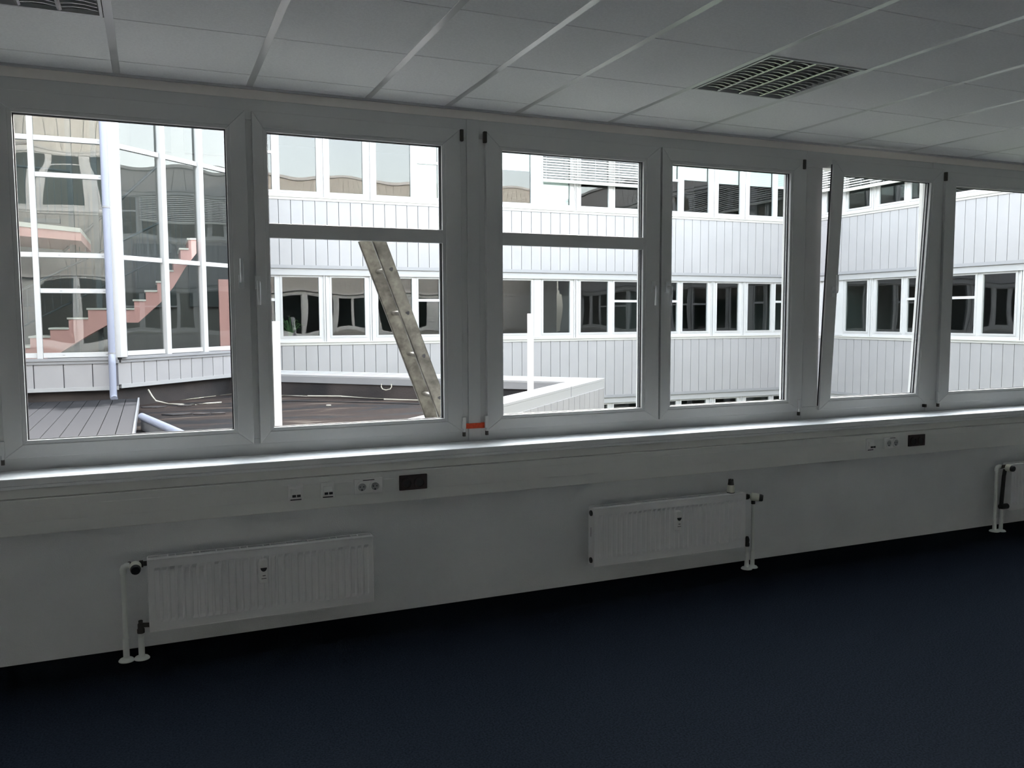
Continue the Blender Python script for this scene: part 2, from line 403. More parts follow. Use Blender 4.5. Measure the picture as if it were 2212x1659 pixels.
def power_socket(x0, x1, dark, label, grp=None):
    o = empty('double_power_socket', ((x0+x1)/2, -.2575, .73)); tag(o, label, 'power socket')
    pm = M_darkred if dark else M_white; z0, z1 = .690, .772; zm = .731
    MB().box(x0, x1, -.2695, -.2575, z0, z1).build('face_plate', pm, o, bevel=.003)
    if not dark: MB().box(x0+.048, x1-.045, -.2705, -.2695, z1-.0105, z1-.0065).build('label_strip', M_gap, o)
    for k in (0, 1):
        cx = x0 + (x1-x0)*(.27 if k == 0 else .73)
        rr = MB(); rr.lathe((cx, -.2690, zm-.004), (0, -1, 0), [(0, .0325), (.006, .0320), (.006, .0225), (-.0, .021)])
        r_ = rr.build('socket_rim', pm, o, smooth=True)
        inner = M_black if dark else mat('socket_well', (.45, .46, .46), .6)
        MB().cyl((cx, -.2700, zm-.004), (cx, -.2705, zm-.004), .0205).build('socket_well', inner, o)
        hm = M_gap
        hh = MB()
        for s_ in (-1, 1): hh.cyl((cx+s_*.0095, -.2704, zm-.002), (cx+s_*.0095, -.2712, zm-.002), .0032, n=12)
        hh.cyl((cx, -.2704, zm-.0185), (cx, -.2712, zm-.0185), .0042, n=12)
        hh.build('contact_hole', hm, o)
data_outlet(.735, .811, 'white angled data socket, leftmost outlet in the cable duct')
data_outlet(.902, .975, 'white angled data socket just left of the near white double power socket')
data_outlet(4.695, 4.765, 'white data socket in the far duct, left of the far white power socket')
power_socket(1.078, 1.233, False, 'white double power socket with round wells in the near part of the duct')
power_socket(1.327, 1.484, True, 'very dark red double power socket in the duct above the left radiator end')
power_socket(4.862, 5.005, False, 'white double power socket in the far part of the duct')
power_socket(5.096, 5.255, True, 'very dark double power socket in the far duct, rightmost outlet')

# ------------------------------------------------------------------ radiators
RF, RB = -.372, -.300     # front and back of the radiators
def radiator(x0, x1, z0, z1, label, valve_side, caps_left):
    o = empty('radiator', ((x0+x1)/2, -.33, z0)); tag(o, label, 'radiator', 'panel radiators on the wall under the windows')
    n = max(3, round((x1-x0-.06)/.0335)); zt, zb = z1-.055, z0+.055
    # ribbed front panel: height field with vertical pressed channels
    b = MB(); px = []; 
    xs = [x0+.004, x0+.02]
    p = (x1-x0-.05)/n
    for i in range(n):
        c = x0+.025+p*(i+.5)
        px += [(c-p*.40, 0), (c-p*.26, 1), (c+p*.26, 1), (c+p*.40, 0)]
    cols = [(x0+.003, 0)] + px + [(x1-.003, 0)]
    lv = [(z0+.004, 0), (zb-.012, 0), (zb+.004, 1), (zt-.004, 1), (zt+.012, 0), (z1-.004, 0)]
    vs = [[b.bm.verts.new((x, RF-.000+(.0065*k*kk), z)) for x, k in cols] for z, kk in lv]
    for r in range(len(lv)-1):
        for c_ in range(len(cols)-1): b.bm.faces.new((vs[r][c_], vs[r][c_+1], vs[r+1][c_+1], vs[r+1][c_]))
    b.box(x0+.003, x1-.003, RF+.008, RF+.02, z0+.004, z1-.004)
    b.build('front_panel', M_rad, o)
    e = MB(); e.ring(x0, x1, z0, z1, .006, RF-.002, RF+.014); e.build('edge_seam', M_rad, o, bevel=.002)
    for a_ in (x0, x1-.004): MB().box(a_, a_+.004, RF+.010, RB, z0+.004, z1-.002).build('side_cover', M_rad, o, bevel=.001)
    MB().box(x0+.006, x1-.006, RB-.012, RB, z0+.006, z1-.01).build('rear_panel', M_rad, o)
    tg = MB(); tg.box(x0+.004, x1-.004, RF+.012, RF+.026, z1-.004, z1); tg.box(x0+.004, x1-.004, RB-.010, RB, z1-.004, z1)
    k = x0+.09
    while k < x1-.06: tg.box(k, k+.006, RF+.026, RB-.010, z1-.004, z1-.001); tg.box(k+.035, k+.041, RF+.026, RB-.010, z1-.004, z1-.001); k += .112
    tg.build('top_grille', M_rad, o)
    for bx in (x0+.12, x1-.12): MB().box(bx-.015, bx+.015, RB, WY-.001, (z0+z1)/2-.12, (z0+z1)/2+.1).build('wall_bracket', M_rad, o)
    if caps_left:
        for z in (z1-.035, z0+.035): MB().cyl((x0+.002, -.336, z), (x0-.006, -.336, z), .017).build('end_plug', M_black, o, bevel=.001)
        cl = MB(); cl.box(x0-.0008, x0+.001, -.334, -.331, (z0+z1)/2, (z0+z1)/2+.055); cl.build('side_slot', M_gap, o)
    return o
def heat_meter(o, x, z):
    m = MB()
    pts = [(-.021, -.062), (.021, -.062), (.023, -.045), (.023, .045), (.017, .060), (-.017, .060), (-.023, .045), (-.023, -.045)]
    m.prism([(x+a, RF+.004, z+b) for a, b in pts], [(x+a*.92, RF-.026, z+b*.96) for a, b in pts])
    mo = m.build('heat_meter', M_white, o, bevel=.004)
    d = MB(); half = [(math.cos(t_)*.0155, -math.sin(t_)*.019) for t_ in [PI*i/10 for i in range(11)]]
    d.prism([(x+a, RF-.0262, z+.018+b) for a, b in half], [(x+a, RF-.0275, z+.018+b) for a, b in half])
    d.build('display_window', M_black, mo)
    w_ = MB(); w_.box(x-.006, x+.008, RF-.0272, RF-.0255, z-.024, z-.020); w_.box(x-.012, x+.012, RF-.0272, RF-.0255, z-.038, z-.035)
    w_.build('printed_lines', mat('print_grey', (.12, .12, .12), .6), mo)
def floor_pipe(o, x, ztop, name, y=-.352):
    p = MB(); p.cyl((x, y, .0), (x, y, ztop), .0115); p.cyl((x, y, .0), (x, y, .11), .0145)
    po = p.build(name, M_pipe, o, smooth=True)
    MB().lathe((x, y, 0), (0, 0, 1), [(0, .036), (.003, .036), (.010, .030), (.013, .0175), (.016, .016)]).build('floor_collar', M_pipe, po, smooth=True)
    return po
def thermostat(o, base, axis, L=.07):
    MB().lathe(base, axis, [(0, .014), (.008, .019), (.012, .027), (L*.6, .0255), (L*.72, .0235)]).build('thermostat_head', M_cream, o, smooth=True)
    ax = Vector(axis).normalized()
    MB().lathe(Vector(base)+ax*L*.72, axis, [(0, .0235), (L*.2, .0225), (L*.3, .019), (L*.31, .004)]).build('thermostat_cap', M_black, o, smooth=True)

r1 = radiator(.055, 1.153, .128, .484, 'white ribbed panel radiator at the left with pipes on its left side', 'L', False)
heat_meter(r1, .588, .370)
floor_pipe(r1, -.050, .445, 'supply_pipe'); floor_pipe(r1, .017, .135, 'return_pipe')
e = MB(); e.tube([(-.050, -.352, .425), (-.050, -.352, .443), (-.046, -.352, .455), (-.036, -.352, .461), (-.020, -.352, .461)], .0155); e.build('pipe_elbow', M_pipe, r1, smooth=True)
v = MB(); v.lathe((-.030, -.345, .461), (1, 0, 0), [(0, .013), (.004, .017), (.014, .017), (.016, .012), (.05, .012), (.052, .017), (.068, .017), (.07, .012), (.086, .012)]); v.build('valve_body', M_brass, r1, smooth=True)
thermostat(r1, (.004, -.352, .459), (0.03, -1, -.12), .068)
v = MB(); v.lathe((.017, -.352, .125), (0, 0, 1), [(0, .012), (.002, .017), (.02, .017), (.024, .014), (.045, .014), (.05, .010), (.062, .010)]); v.cyl((.017, -.352, .165), (.056, -.345, .158), .011); v.build('return_valve', M_brass, r1, smooth=True)

r2 = radiator(2.474, 3.575, .152, .506, 'white panel radiator in the middle with a loose black-topped knob on it', 'R', True)
heat_meter(r2, 3.052, .382)
floor_pipe(r2, 3.660, .44, 'supply_pipe', y=-.34); floor_pipe(r2, 3.606, .17, 'return_pipe')
v = MB(); v.lathe((3.57, -.345, .472), (1, 0, 0), [(0, .011), (.02, .011), (.022, .018), (.04, .018), (.042, .013), (.075, .013)]); v.cyl((3.657, -.342, .42), (3.657, -.342, .472), .013); v.build('valve_body', M_brass, r2, smooth=True)
thermostat(r2, (3.625, -.345, .473), (.80, -.62, -.10), .082)
v = MB(); v.lathe((3.606, -.352, .148), (0, 0, 1), [(0, .012), (.002, .016), (.02, .016), (.024, .013), (.045, .015), (.055, .012), (.065, .008)]); v.cyl((3.565, -.345, .186), (3.606, -.352, .186), .011); v.build('return_valve', M_brass, r2, smooth=True)
# loose thermostat head standing on top of the middle radiator
lt = empty('spare_thermostat_head', (3.483, -.335, .506)); tag(lt, 'cream knob with black top standing on the middle radiator', 'thermostat knob')
MB().lathe((3.483, -.335, .506), (0, 0, 1), [(0, .020), (.006, .024), (.008, .026), (.05, .022), (.052, .020)]).build('knob_body', M_cream, lt, smooth=True)
MB().lathe((3.483, -.335, .5065), (0, 0, 1), [(0, .0245), (.004, .0262)]).build('base_ring', M_black, lt, smooth=True)
k = MB()
k.lathe((3.483, -.335, .558), (0, 0, 1), [(0, .020), (.02, .017), (.024, .016)])
for a in range(6):
    k.lathe((3.483+.012*math.cos(a*PI/3), -.335+.012*math.sin(a*PI/3), .58), (0, 0, 1), [(0, .0055), (.014, .0045)], 8)
k.build('knob_collar', M_black, lt, smooth=True)

r3 = radiator(6.045, 7.145, .155, .508, 'white panel radiator at the right edge with a dark hose loop beside it', 'L', False)
floor_pipe(r3, 5.925, .485, 'supply_pipe', y=-.34); floor_pipe(r3, 5.978, .17, 'return_pipe')
e = MB(); e.tube([(5.925, -.34, .46), (5.925, -.34, .478), (5.930, -.34, .490), (5.943, -.34, .495), (5.962, -.34, .495)], .0155); e.build('pipe_elbow', M_pipe, r3, smooth=True)
thermostat(r3, (6.005, -.35, .487), (.05, -1, -.05), .066)
v = MB(); v.cyl((5.955, -.345, .492), (6.05, -.345, .492), .013); v.build('valve_body', M_brass, r3, smooth=True)
v = MB(); v.tube([(6.008, -.345, .47), (5.998, -.345, .42), (5.990, -.345, .32), (5.984, -.345, .23), (5.982, -.345, .18)], .014); v.cyl((5.975, -.345, .185), (6.05, -.345, .185), .021); v.build('dark_hose', M_black, r3, smooth=True)

# ------------------------------------------------------------------ ceiling lights
def ceiling_light(x0, x1, y0, y1, label):
    o = empty('louvre_ceiling_light', ((x0+x1)/2, (y0+y1)/2, H)); tag(o, label, 'ceiling light', 'square louvre lights set in the ceiling grid')
    f = MB(); 
    T0 = .012
    f.box(x0, x1, y0, y0+T0, H-.004, H+.015); f.box(x0, x1, y1-T0, y1, H-.004, H+.015); f.box(x0, x0+T0, y0+T0, y1-T0, H-.004, H+.015); f.box(x1-T0, x1, y0+T0, y1-T0, H-.004, H+.015)
    f.build('rim', M_bar, o, bevel=.0015)
    b = MB(); b.face([(x0+.005, y0+.005, H+.019), (x1-.005, y0+.005, H+.019), (x1-.005, y1-.005, H+.019), (x0+.005, y1-.005, H+.019)])
    # housing interior (deeper than the tile thickness)
    b = MB(); b.box(x0+.004, x1-.004, y0+.004, y1-.004, H+.0185, H+.0205); b.build('housing', M_house, o)
    n = 4; lw = (x1-x0-2*T0)/n
    lv = MB()
    for i in range(n+1):
        xc = x0+T0+lw*i
        lv.prism([(xc-.009, y0+T0, H+.0), (xc, y0+T0, H-.003), (xc+.009, y0+T0, H+.0), (xc+.003, y0+T0, H+.018), (xc-.003, y0+T0, H+.018)][::1],
                 [(xc-.009, y1-T0, H+.0), (xc, y1-T0, H-.003), (xc+.009, y1-T0, H+.0), (xc+.003, y1-T0, H+.018), (xc-.003, y1-T0, H+.018)]) if 0 < i < n else None
    lv.build('lane_reflector', M_alu, o)
    fn = MB(); m = 14; st = (y1-y0-2*T0)/m
    for i in range(n):
        xa = x0+T0+lw*i; xb = xa+lw; xm = (xa+xb)/2
        for j in range(1, m):
            yc = y0+T0+st*j
            # V-section cross blade with a dipped middle
            fn.prism([(xa+.004, yc-.0015, H+.018), (xb-.004, yc-.0015, H+.018), (xb-.004, yc-.0035, H+.000), (xm+.02, yc-.0035, H+.006), (xm-.02, yc-.0035, H+.006), (xa+.004, yc-.0035, H+.000)],
                     [(xa+.004, yc+.0015, H+.018), (xb-.004, yc+.0015, H+.018), (xb-.004, yc+.0035, H+.000), (xm+.02, yc+.0035, H+.006), (xm-.02, yc+.0035, H+.006), (xa+.004, yc+.0035, H+.000)])
    fn.build('cross_blades', M_alu, o)
    return o
ceiling_light(2.790, 3.368, -1.465, -.858, 'square silver louvre light in the ceiling toward the right')
ceiling_light(-.605, -.020, -1.465, -.858, 'louvre ceiling light cut off at the top left corner')

# ------------------------------------------------------------------ facades of the surrounding buildings
ST_H = 3.82
def frame_T(ox, oy, ux, uy, nx, ny):
    return lambda p: Vector((ox + ux*p[0] + nx*p[1], oy + uy*p[0] + ny*p[1], p[2]))   # local (along, outward, z)
def band_cladding(T, s0, s1, z0, z1, par, m, d=.08, pitch=.315, off=0, name='cladding'):
    b = MB(T); k = math.floor((s0-off)/pitch)*pitch + off
    while k < s1:
        a, c = max(k+.007, s0), min(k+pitch-.007, s1)
        if c-a > .02: b.box(a, c, 0.02, d, z0, z1)
        k += pitch
    b.build(name, m, par)
    MB(T).box(s0, s1, -.12, d-.045, z0-.0, z1).build('joint_backing', M_cladback, par)
def pane_mesh(T, x0, x1, z0, z1, d, bulge, par, m, nx=9, nz=13):
    b = MB(T); vs = []
    for j in range(nz):
        row = []
        for i in range(nx):
            u, v_ = i/(nx-1), j/(nz-1)
            dd = d + bulge*(1-(2*u-1)**2)*(1-(2*v_-1)**2)
            row.append(b.bm.verts.new(b.T((x0+(x1-x0)*u, dd, z0+(z1-z0)*v_))))
        vs.append(row)
    for j in range(nz-1):
        for i in range(nx-1): b.bm.faces.new((vs[j][i], vs[j][i+1], vs[j+1][i+1], vs[j+1][i]))
    bmesh.ops.recalc_face_normals(b.bm, faces=b.bm.faces)
    me = bpy.data.meshes.new('window_pane'); b.bm.to_mesh(me); b.bm.free()
    for p in me.polygons: p.use_smooth = True
    me.materials.append(m); o = bpy.data.objects.new('window_pane', me); COL.objects.link(o); o.parent = par
    if par.type == 'EMPTY': o.matrix_parent_inverse = Matrix.Translation(-par.location)
    return o
def facade_windows(T, s0, s1, zb, zt, wins, par, shades={}, bul=None):
    """one strip of windows: posts (one mesh), each window a frame with its pane"""
    base = MB(T)
    fb, ft = zb-.16, zt+.04
    edges = []
    for (a, c, k) in wins: edges.append((a-.055, c+.055))
    base.box(s0, s1, -.10, -.02, fb, zb-.055); base.box(s0, s1, -.10, -.02, zt+.045, ft+.06)
    cur = s0
    for (a, c) in edges:
        if a-cur > .002: base.box(cur, a, -.10, -.02, zb-.055, zt+.045)
        g_ = a-cur
        if .2 < g_ < .27:       # double post with groove
            mid = (a+cur)/2
            base.box(mid-.045, mid-.012, -.02, .025, fb, zt+.045); base.box(mid+.012, mid+.045, -.02, .025, fb, zt+.045)
        elif g_ >= .27: base.box(cur+.04, a-.04, -.02, .0, fb+.02, zt+.045)
        cur = c
    if s1-cur > .002: base.box(cur, s1, -.10, -.02, zb-.055, zt+.045)
    base.build('post_frame', M_fr, par)
    for i, (a, c, k) in enumerate(wins):
        f = MB(T); f.ring(a-.055, c+.055, zb-.055, zt+.045, .053, -.07, -.004)
        f.ring(a-.022, c+.022, zb-.022, zt+.022, .020, -.004, .006)
        if k == 'T': f.box(a-.002, c+.002, -.06, .0, zb+.925, zb+.995)
        fo = f.build('window', M_fr, par)
        bb = (bul or [.0022, -.0025, .003, -.002])[i % 4]
        pane_mesh(T, a-.002, c+.002, zb-.002, zt+.002, -.045, bb, fo, G_pane)
        if (i in shades):
            zs0, zs1 = shades[i]
            MB(T).box(a, c, -.125, -.118, zs0, zs1).build('roller_shade', M_shade, fo)
def storey_trim(T, s0, s1, zb, zt, par):
    """ledge under and fascia above a window strip"""
    l = MB(T); l.box(s0, s1, -.02, .125, zb-.185, zb-.16); l.box(s0, s1, -.02, .10, zb-.25, zb-.185); l.build('window_ledge', M_ledge, par)
    f = MB(T); f.box(s0, s1, -.10, .055, zt+.045, zt+.215); f.build('fascia', M_facia, par)
    f = MB(T); f.box(s0, s1, -.10, .095, zt+.22, zt+.31); f.build('trim_band', M_trimg, par)

# --- building A, across the courtyard, parallel to our windows
TA = frame_T(0, 18.3, 1, 0, 0, -1)
bA = empty('office_wing', (11, 19, -3.9)); tag(bA, 'long light grey clad office building facing the windows straight on', 'building')
A0, A1 = -8.0, 20.4
winA = [(2.17, 3.13, 'T'), (3.33, 4.28, 'P'), (4.63, 5.53, 'P'), (5.90, 6.87, 'P'), (7.06, 7.67, 'T'), (8.24, 9.20, 'P'), (9.59, 10.54, 'P'),
        (10.94, 11.83, 'P'), (12.20, 13.15, 'P'), (13.38, 14.34, 'T'), (14.72, 15.69, 'T'), (15.90, 16.86, 'P'), (17.24, 18.11, 'P'), (18.49, 19.46, 'P'), (19.65, 20.2, 'T')]
for k in (-1, 0, 1):
    zb, zt = 1.137+k*ST_H, 2.702+k*ST_H
    sh = {}
    if k == 1: sh = {4: (zb, zt), 3: (6.38, zt), 6: (5.90, zt), 7: (zb-.0, 5.72), 10: (5.94, zt), 11: (5.97, zt), 12: (5.93, zt), 13: (5.93, zt), 14: (5.93, zt)}
    facade_windows(TA, 1.7, A1, zb, zt, winA, bA, sh)
    storey_trim(TA, 1.7, A1, zb, zt, bA)
    z1 = zb-.25; z0 = z1-(ST_H-.25-.31-1.565)
    band_cladding(TA, 1.7, A1, z0 if k >= 0 else -3.9, z1, bA, M_clad, off=3.267, name='cladding')
band_cladding(TA, 1.7, A1, 6.832, 7.66, bA, M_clad, off=3.267)
MB(TA).box(1.6, A1+.05, -6.2, .16, 7.66, 7.78).build('roof_edge', M_facia, bA)
rm = MB(TA)
for z in (-3.95, -.35, 3.47, 7.28): rm.box(1.7, A1+.1, -6, -.12, z, z+.3)
rm.box(1.7, A1+.1, -6.1, -6, -3.9, 7.6); rm.box(1.6, 1.7, -6, -.12, -3.9, 7.6); rm.box(20.5, 20.6, -6, -.12, -3.9, 7.6)
for x in (5.70, 12.03, 14.53): rm.box(x-.05, x+.05, -6, -.13, -3.9, 7.6)
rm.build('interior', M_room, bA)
# potted grass plant behind a window pane of the lower row
pl = empty('potted_plant', (3.55, 18.62, 1.10)); tag(pl, 'spiky green plant behind the lower left window of the opposite building', 'plant')
MB().lathe((3.55, 18.62, .99), (0, 0, 1), [(0, .09), (.12, .11), (.13, .10)], 14).build('pot', M_house, pl, smooth=True)
lf = MB()
for i in range(26):
    a = random.random()*2*PI; L = .25+.25*random.random(); h = .25+.3*random.random(); b_ = Vector((3.55, 18.62, 1.10))
    p = [b_ + Vector((math.cos(a)*L*t_*.9, math.sin(a)*L*t_*.35, h*math.sin(t_*2.0))) for t_ in (0, .35, .7, 1)]
    lf.tube(p, .008, 4)
lf.build('leaves', M_leaf, pl)

# --- building B, the wing at the right angle
TB = frame_T(20.4, 0, 0, 1, -1, 0)
bB = empty('office_wing', (21, 9, -3.9)); tag(bB, 'light grey clad office wing on the right, meeting the far building at a corner', 'building')
winB = [(17.05, 17.95, 'P'), (15.04, 15.92, 'P'), (16.42, 16.85, 'T'), (13.75, 14.68, 'P'), (12.60, 13.53, 'T'), (11.33, 12.27, 'T'), (10.18, 11.10, 'P'), (8.90, 9.80, 'P'), (7.55, 8.48, 'P'), (6.40, 7.34, 'T'), (5.1, 6.02, 'T'), (3.95, 4.9, 'P'), (2.6, 3.55, 'P'), (1.3, 2.25, 'P')]
winB = sorted(winB)
for k in (-1, 0, 1):
    zb, zt = 1.137+k*ST_H, 2.702+k*ST_H
    sh = {}
    if k == 1: sh = {}
    facade_windows(TB, .3, 18.25, zb, zt, winB, bB, sh, bul=[-.0025, .002, -.0015, .0028])
    storey_trim(TB, .3, 18.17, zb, zt, bB)
    z1 = zb-.25; z0 = z1-(ST_H-.25-.31-1.565)
    band_cladding(TB, .3, 18.2, z0 if k >= 0 else -3.9, z1, bB, M_clad, off=11.65)
band_cladding(TB, .3, 18.2, 6.832, 7.66, bB, M_clad, off=11.65)
MB(TB).box(0.35, 18.1, -6.2, .16, 7.66, 7.78).build('roof_edge', M_facia, bB)
rm = MB(TB)
for z in (-3.95, -.35, 3.47, 7.28): rm.box(.3, 18.2, -6, -.12, z, z+.3)
rm.box(.3, 18.2, -6.1, -6, -3.9, 7.6); rm.box(.2, .3, -6, -.12, -3.9, 7.6)
rm.box(18.10, 18.2, -6, -.14, -3.9, 7.6)
for x in (16.2, 9.98, 4.9): rm.box(x-.05, x+.05, -6, -.13, -3.9, 7.6)
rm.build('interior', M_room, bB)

# --- outer face of our own building (seen in the reflections)
TO = frame_T(0, .12, 1, 0, 0, 1)
bO = empty('wall_outside', (5, .12, -3.9)); structure(bO)
storey_trim(TO, -9, 20.3, 4.957, 6.522, bO)
own = []
x = -8.8
while x < 20:
    own += [(x, x+.95, 'P'), (x+1.18, x+2.13, 'T')]; x += 2.515
own = [w_ for w_ in own if w_[1] < 20.1]
facade_windows(TO, -9, 20.3, 4.957, 6.522, own, bO)
band_cladding(TO, -9, 20.3, 6.832, 8.20, bO, M_own)
band_cladding(TO, -9, 20.3, 2.90, 4.70, bO, M_own)
band_cladding(TO, -9, 20.3, -3.9, .80, bO, M_own)
o_ = MB(TO); o_.box(-9, 20.3, -.06, .10, .80, .862); o_.box(-9, 20.3, -.02, .10, 2.80, 2.90); o_.box(-9, XL-.2, -.02, .05, .80, 2.80); o_.box(XR+.2, 20.3, -.02, .05, .80, 2.80)
o_.build('outer_trim', M_ledge, bO)
MB(TO).box(-9, 20.3, -7.5, .16, 8.20, 8.32).build('roof_edge', M_facia, bO)
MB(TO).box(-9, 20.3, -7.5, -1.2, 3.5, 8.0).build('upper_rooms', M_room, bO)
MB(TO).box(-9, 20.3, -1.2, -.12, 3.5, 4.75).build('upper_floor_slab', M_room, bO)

# --- outside venetian blinds
def blind(T, s0, s1, z0, z1, d, label, pitch=.075, tilt=.020):
    o = empty('venetian_blind', T(((s0+s1)/2, d, z0))); tag(o, label, 'blind', 'outside venetian blinds')
    b = MB(T); z = z0+.06
    while z < z1:
        b.prism([(s0, d-.030, z+tilt), (s0, d-.028, z+tilt+.002), (s0, d+.032, z-tilt+.003), (s0, d+.030, z-tilt)], [(s1, d-.030, z+tilt), (s1, d-.028, z+tilt+.002), (s1, d+.032, z-tilt+.003), (s1, d+.030, z-tilt)])
        z += pitch
    b.build('slats', M_slat, o)
    MB(T).box(s0, s1, d-.03, d+.03, z0-.02, z0+.035).build('bottom_rail', M_rail, o, bevel=.004)
    c_ = MB(T); n = max(2, round((s1-s0)/.85))
    for i in range(n+1):
        x = s0+.08+(s1-s0-.16)*i/n; c_.box(x-.006, x+.006, d+.034, d+.038, z0, z1)
    c_.build('ladder_cords', M_trimg, o)
    MB(T).box(s0, s1, d-.05, d+.05, z1, z1+.09).build('head_box', M_facia, o)
blind(TA, 10.87, 14.30, 5.60, 6.60, .16, 'white slatted outside blind half lowered on the building straight ahead')
blind(TB, 12.50, 16.15, 5.50, 6.60, .17, 'white slatted outside blind half lowered on the right wing, nearer the tilted sash')
blind(TB, 16.32, 18.0, 5.62, 6.60, .17, 'short white slatted blind in the inner corner, seen through the open gap')

# ------------------------------------------------------------------ glazed stair tower
tw = empty('stair_tower', (-2, 13, 0)); tag(tw, 'glazed stair tower with white mullions and angled front at the left', 'building')
T1 = frame_T(0, 12.0, 1, 0, 0, -1)
r2_ = 2**-.5
T2 = frame_T(-.60+.0, 12.0, r2_, r2_, r2_, -r2_)        # along s from the corner
L2 = 4.30
C0 = -.43                                                # post centre on face one
# face one: glazing between x=-6 and the corner
def strip(T, s0, s1, posts, rails, zlo, zhi, tag_rail=True):
    m = MB(T)
    for s_, wd in posts: m.box(s_-wd/2, s_+wd/2, -.06, .05, zlo, zhi)
    m.build('mullions', M_fr, tw, bevel=.004)
    r = MB(T); 
    for (a, b_, za, zb_) in rails: r.box(a, b_, -.05, .015, za, zb_)
    r.build('transoms', M_fr, tw, bevel=.004)
p1 = [(-5.13, .085), (-3.98, .085), (-2.83, .085), (-1.675, .088)]
ra = []
for a, b_ in [(-6, -5.17), (-5.09, -4.02), (-3.94, -2.87), (-2.79, -1.72), (-1.63, -.50)]:
    full = (b_ == -.50)
    for z in (4.665, 2.683, .945): ra.append((a, b_, z, z+.085))
    if full: ra += [(a, b_, 4.052, 4.132), (a, b_, 2.068, 2.148)]
    for z in (6.7, 8.4): ra.append((a, b_, z, z+.085))
strip(T1, -6, -.5, p1, ra, .93, 9.0)
dots = MB(T1)
for z in (4.70, 4.088, 2.722, 2.105, .985):
    for x in (-1.31, -.63): dots.box(x-.018, x+.018, .015, .019, z-.004, z+.006)
dots.build('drain_slots', M_trimg, tw)
sq = lambda x: (x+.60)/r2_          # world x on the angled face -> distance along it
p2 = [(sq(.395), .115), (sq(1.11), .115), (sq(1.83), .115), (L2-.05, .12)]
ra = []
xs_ = [sq(-.36), sq(.34), sq(.45), sq(1.06), sq(1.17), sq(1.78), sq(1.88), L2-.1]
for i in range(0, 8, 2):
    for z in (4.665, 2.683, 6.7, 8.4): ra.append((xs_[i], xs_[i+1], z, z+.085))
    ra.append((xs_[i], xs_[i+1], .945, 1.03))
strip(T2, 0, L2, p2, ra, .93, 9.0)
# wide corner post
cp = MB(); cp.poly([(-.50, 11.95), (-.40, 11.95), (-.30, 12.05), (-.30, 12.30), (-.50, 12.12)], .93, 9.0)
cp.poly([(-.335, 12.02), (-.30, 12.055), (-.30, 12.16), (-.335, 12.16)], .93, 9.0)
cp.build('corner_post', M_fr, tw, bevel=.004)
g1 = [(-6, -5.17), (-5.09, -4.02), (-3.94, -2.87), (-2.79, -1.72), (-1.63, -.50)]
zz = [(1.02, 2.69), (2.76, 4.67), (4.74, 6.71), (6.78, 8.41)]
bi = 0
for a, b_ in g1:
    zl = zz
    if b_ == -.50: zl = [(1.02, 2.075), (2.14, 2.69), (2.76, 4.06), (4.13, 4.67), (4.74, 6.71), (6.78, 8.41)]
    for z0, z1 in zl:
        bi += 1; pane_mesh(T1, a-.01, b_+.01, z0, z1, -.03, (.004, -.003, .0045, -.002)[bi % 4], tw, G_tower)
for i in range(0, 8, 2):
    for z0, z1 in zz:
        bi += 1; pane_mesh(T2, xs_[i]-.01, xs_[i+1]+.01, z0, z1, -.03, (.003, -.002, .0035)[bi % 3], tw, G_tower)
# ledge, cladding skirt and bottom trim
l = MB(T1); l.box(-6, -.46, -.05, .09, .885, .935); l.box(-6, -.44, -.05, .07, .83, .885); l.build('lower_ledge', M_trimg, tw)
l = MB(T2); l.box(sq(-.46), L2, -.05, .09, .885, .935); l.box(sq(-.46), L2, -.05, .07, .83, .885); l.build('lower_ledge', M_trimg, tw)
b = MB(T1)
for x in (-5.6, -5.04, -4.48, -3.92, -3.36, -2.80, -2.25, -1.785, -1.325, -.87): 
    nx_ = {-.87: -.52, -2.80: -2.25, -2.25: -1.785, -1.785: -1.325, -1.325: -.87}.get(x, x+.56)
    b.box(x+.008, nx_-.008, -.02, .05, .415, .83)
b.build('skirt_cladding', M_clad, tw)
b = MB(T2); k = sq(-.50)
while k < L2-.1: b.box(k+.008, min(k+.305, L2)-.008, -.02, .05, .435, .83); k += .305
b.build('skirt_cladding', M_clad, tw)
l = MB(T1); l.box(-6, -.46, -.10, .01, .42, .83); l.build('skirt_backing', M_cladback, tw)
l = MB(T2); l.box(sq(-.46), L2, -.10, .01, .44, .83); l.build('skirt_backing', M_cladback, tw)
l = MB(T1); l.box(-6, -.46, -.1, .065, .350, .415); l.build('bottom_trim', M_facia, tw)
l = MB(T2); l.box(sq(-.46), L2, -.1, .065, .365, .435); l.build('bottom_trim', M_facia, tw)
l = MB(T1); l.box(-6, -.50, -.14, -.06, 0, .36); l.build('dark_upstand', M_bitup, tw)
l = MB(T2); l.box(sq(-.50), L2, -.14, -.06, 0, .37); l.build('dark_upstand', M_bitup, tw)
# right-hand side wall of the tower and the back wall with windows
MB().box(2.38, 2.44, 15.05, 18.2, 0, 9.0).build('side_wall', M_clad, tw)
bk = MB(); bk.box(-6.1, 2.3, 17.6, 17.7, .0, 9.0); bk.box(-6.1, -6.0, 12.2, 17.6, 0, 9)
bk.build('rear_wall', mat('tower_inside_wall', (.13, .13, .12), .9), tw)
rw = MB()
for x, z in [(-3.2, 1.9), (-.2, 1.9), (1.0, 1.9), (-3.2, 5.6), (-.2, 5.6), (1.0, 5.6)]: rw.box(x, x+.9, 17.5, 17.6, z, z+1.5)
rw.build('rear_openings', M_room, tw)
band_cladding(frame_T(-9.0, 0, 0, 1, 1, 0), .3, 18, -3.9, 7.6, bO, M_clad, name='added_sky_blocker_cladding')  # facing of the added out-of-view block that cuts skylight
MB().box(-14, -9.1, .3, 18, -3.9, 14.0).build('added_sky_blocker', M_clad, bO)  # unseen block, added to hide low sky and dim the right wing
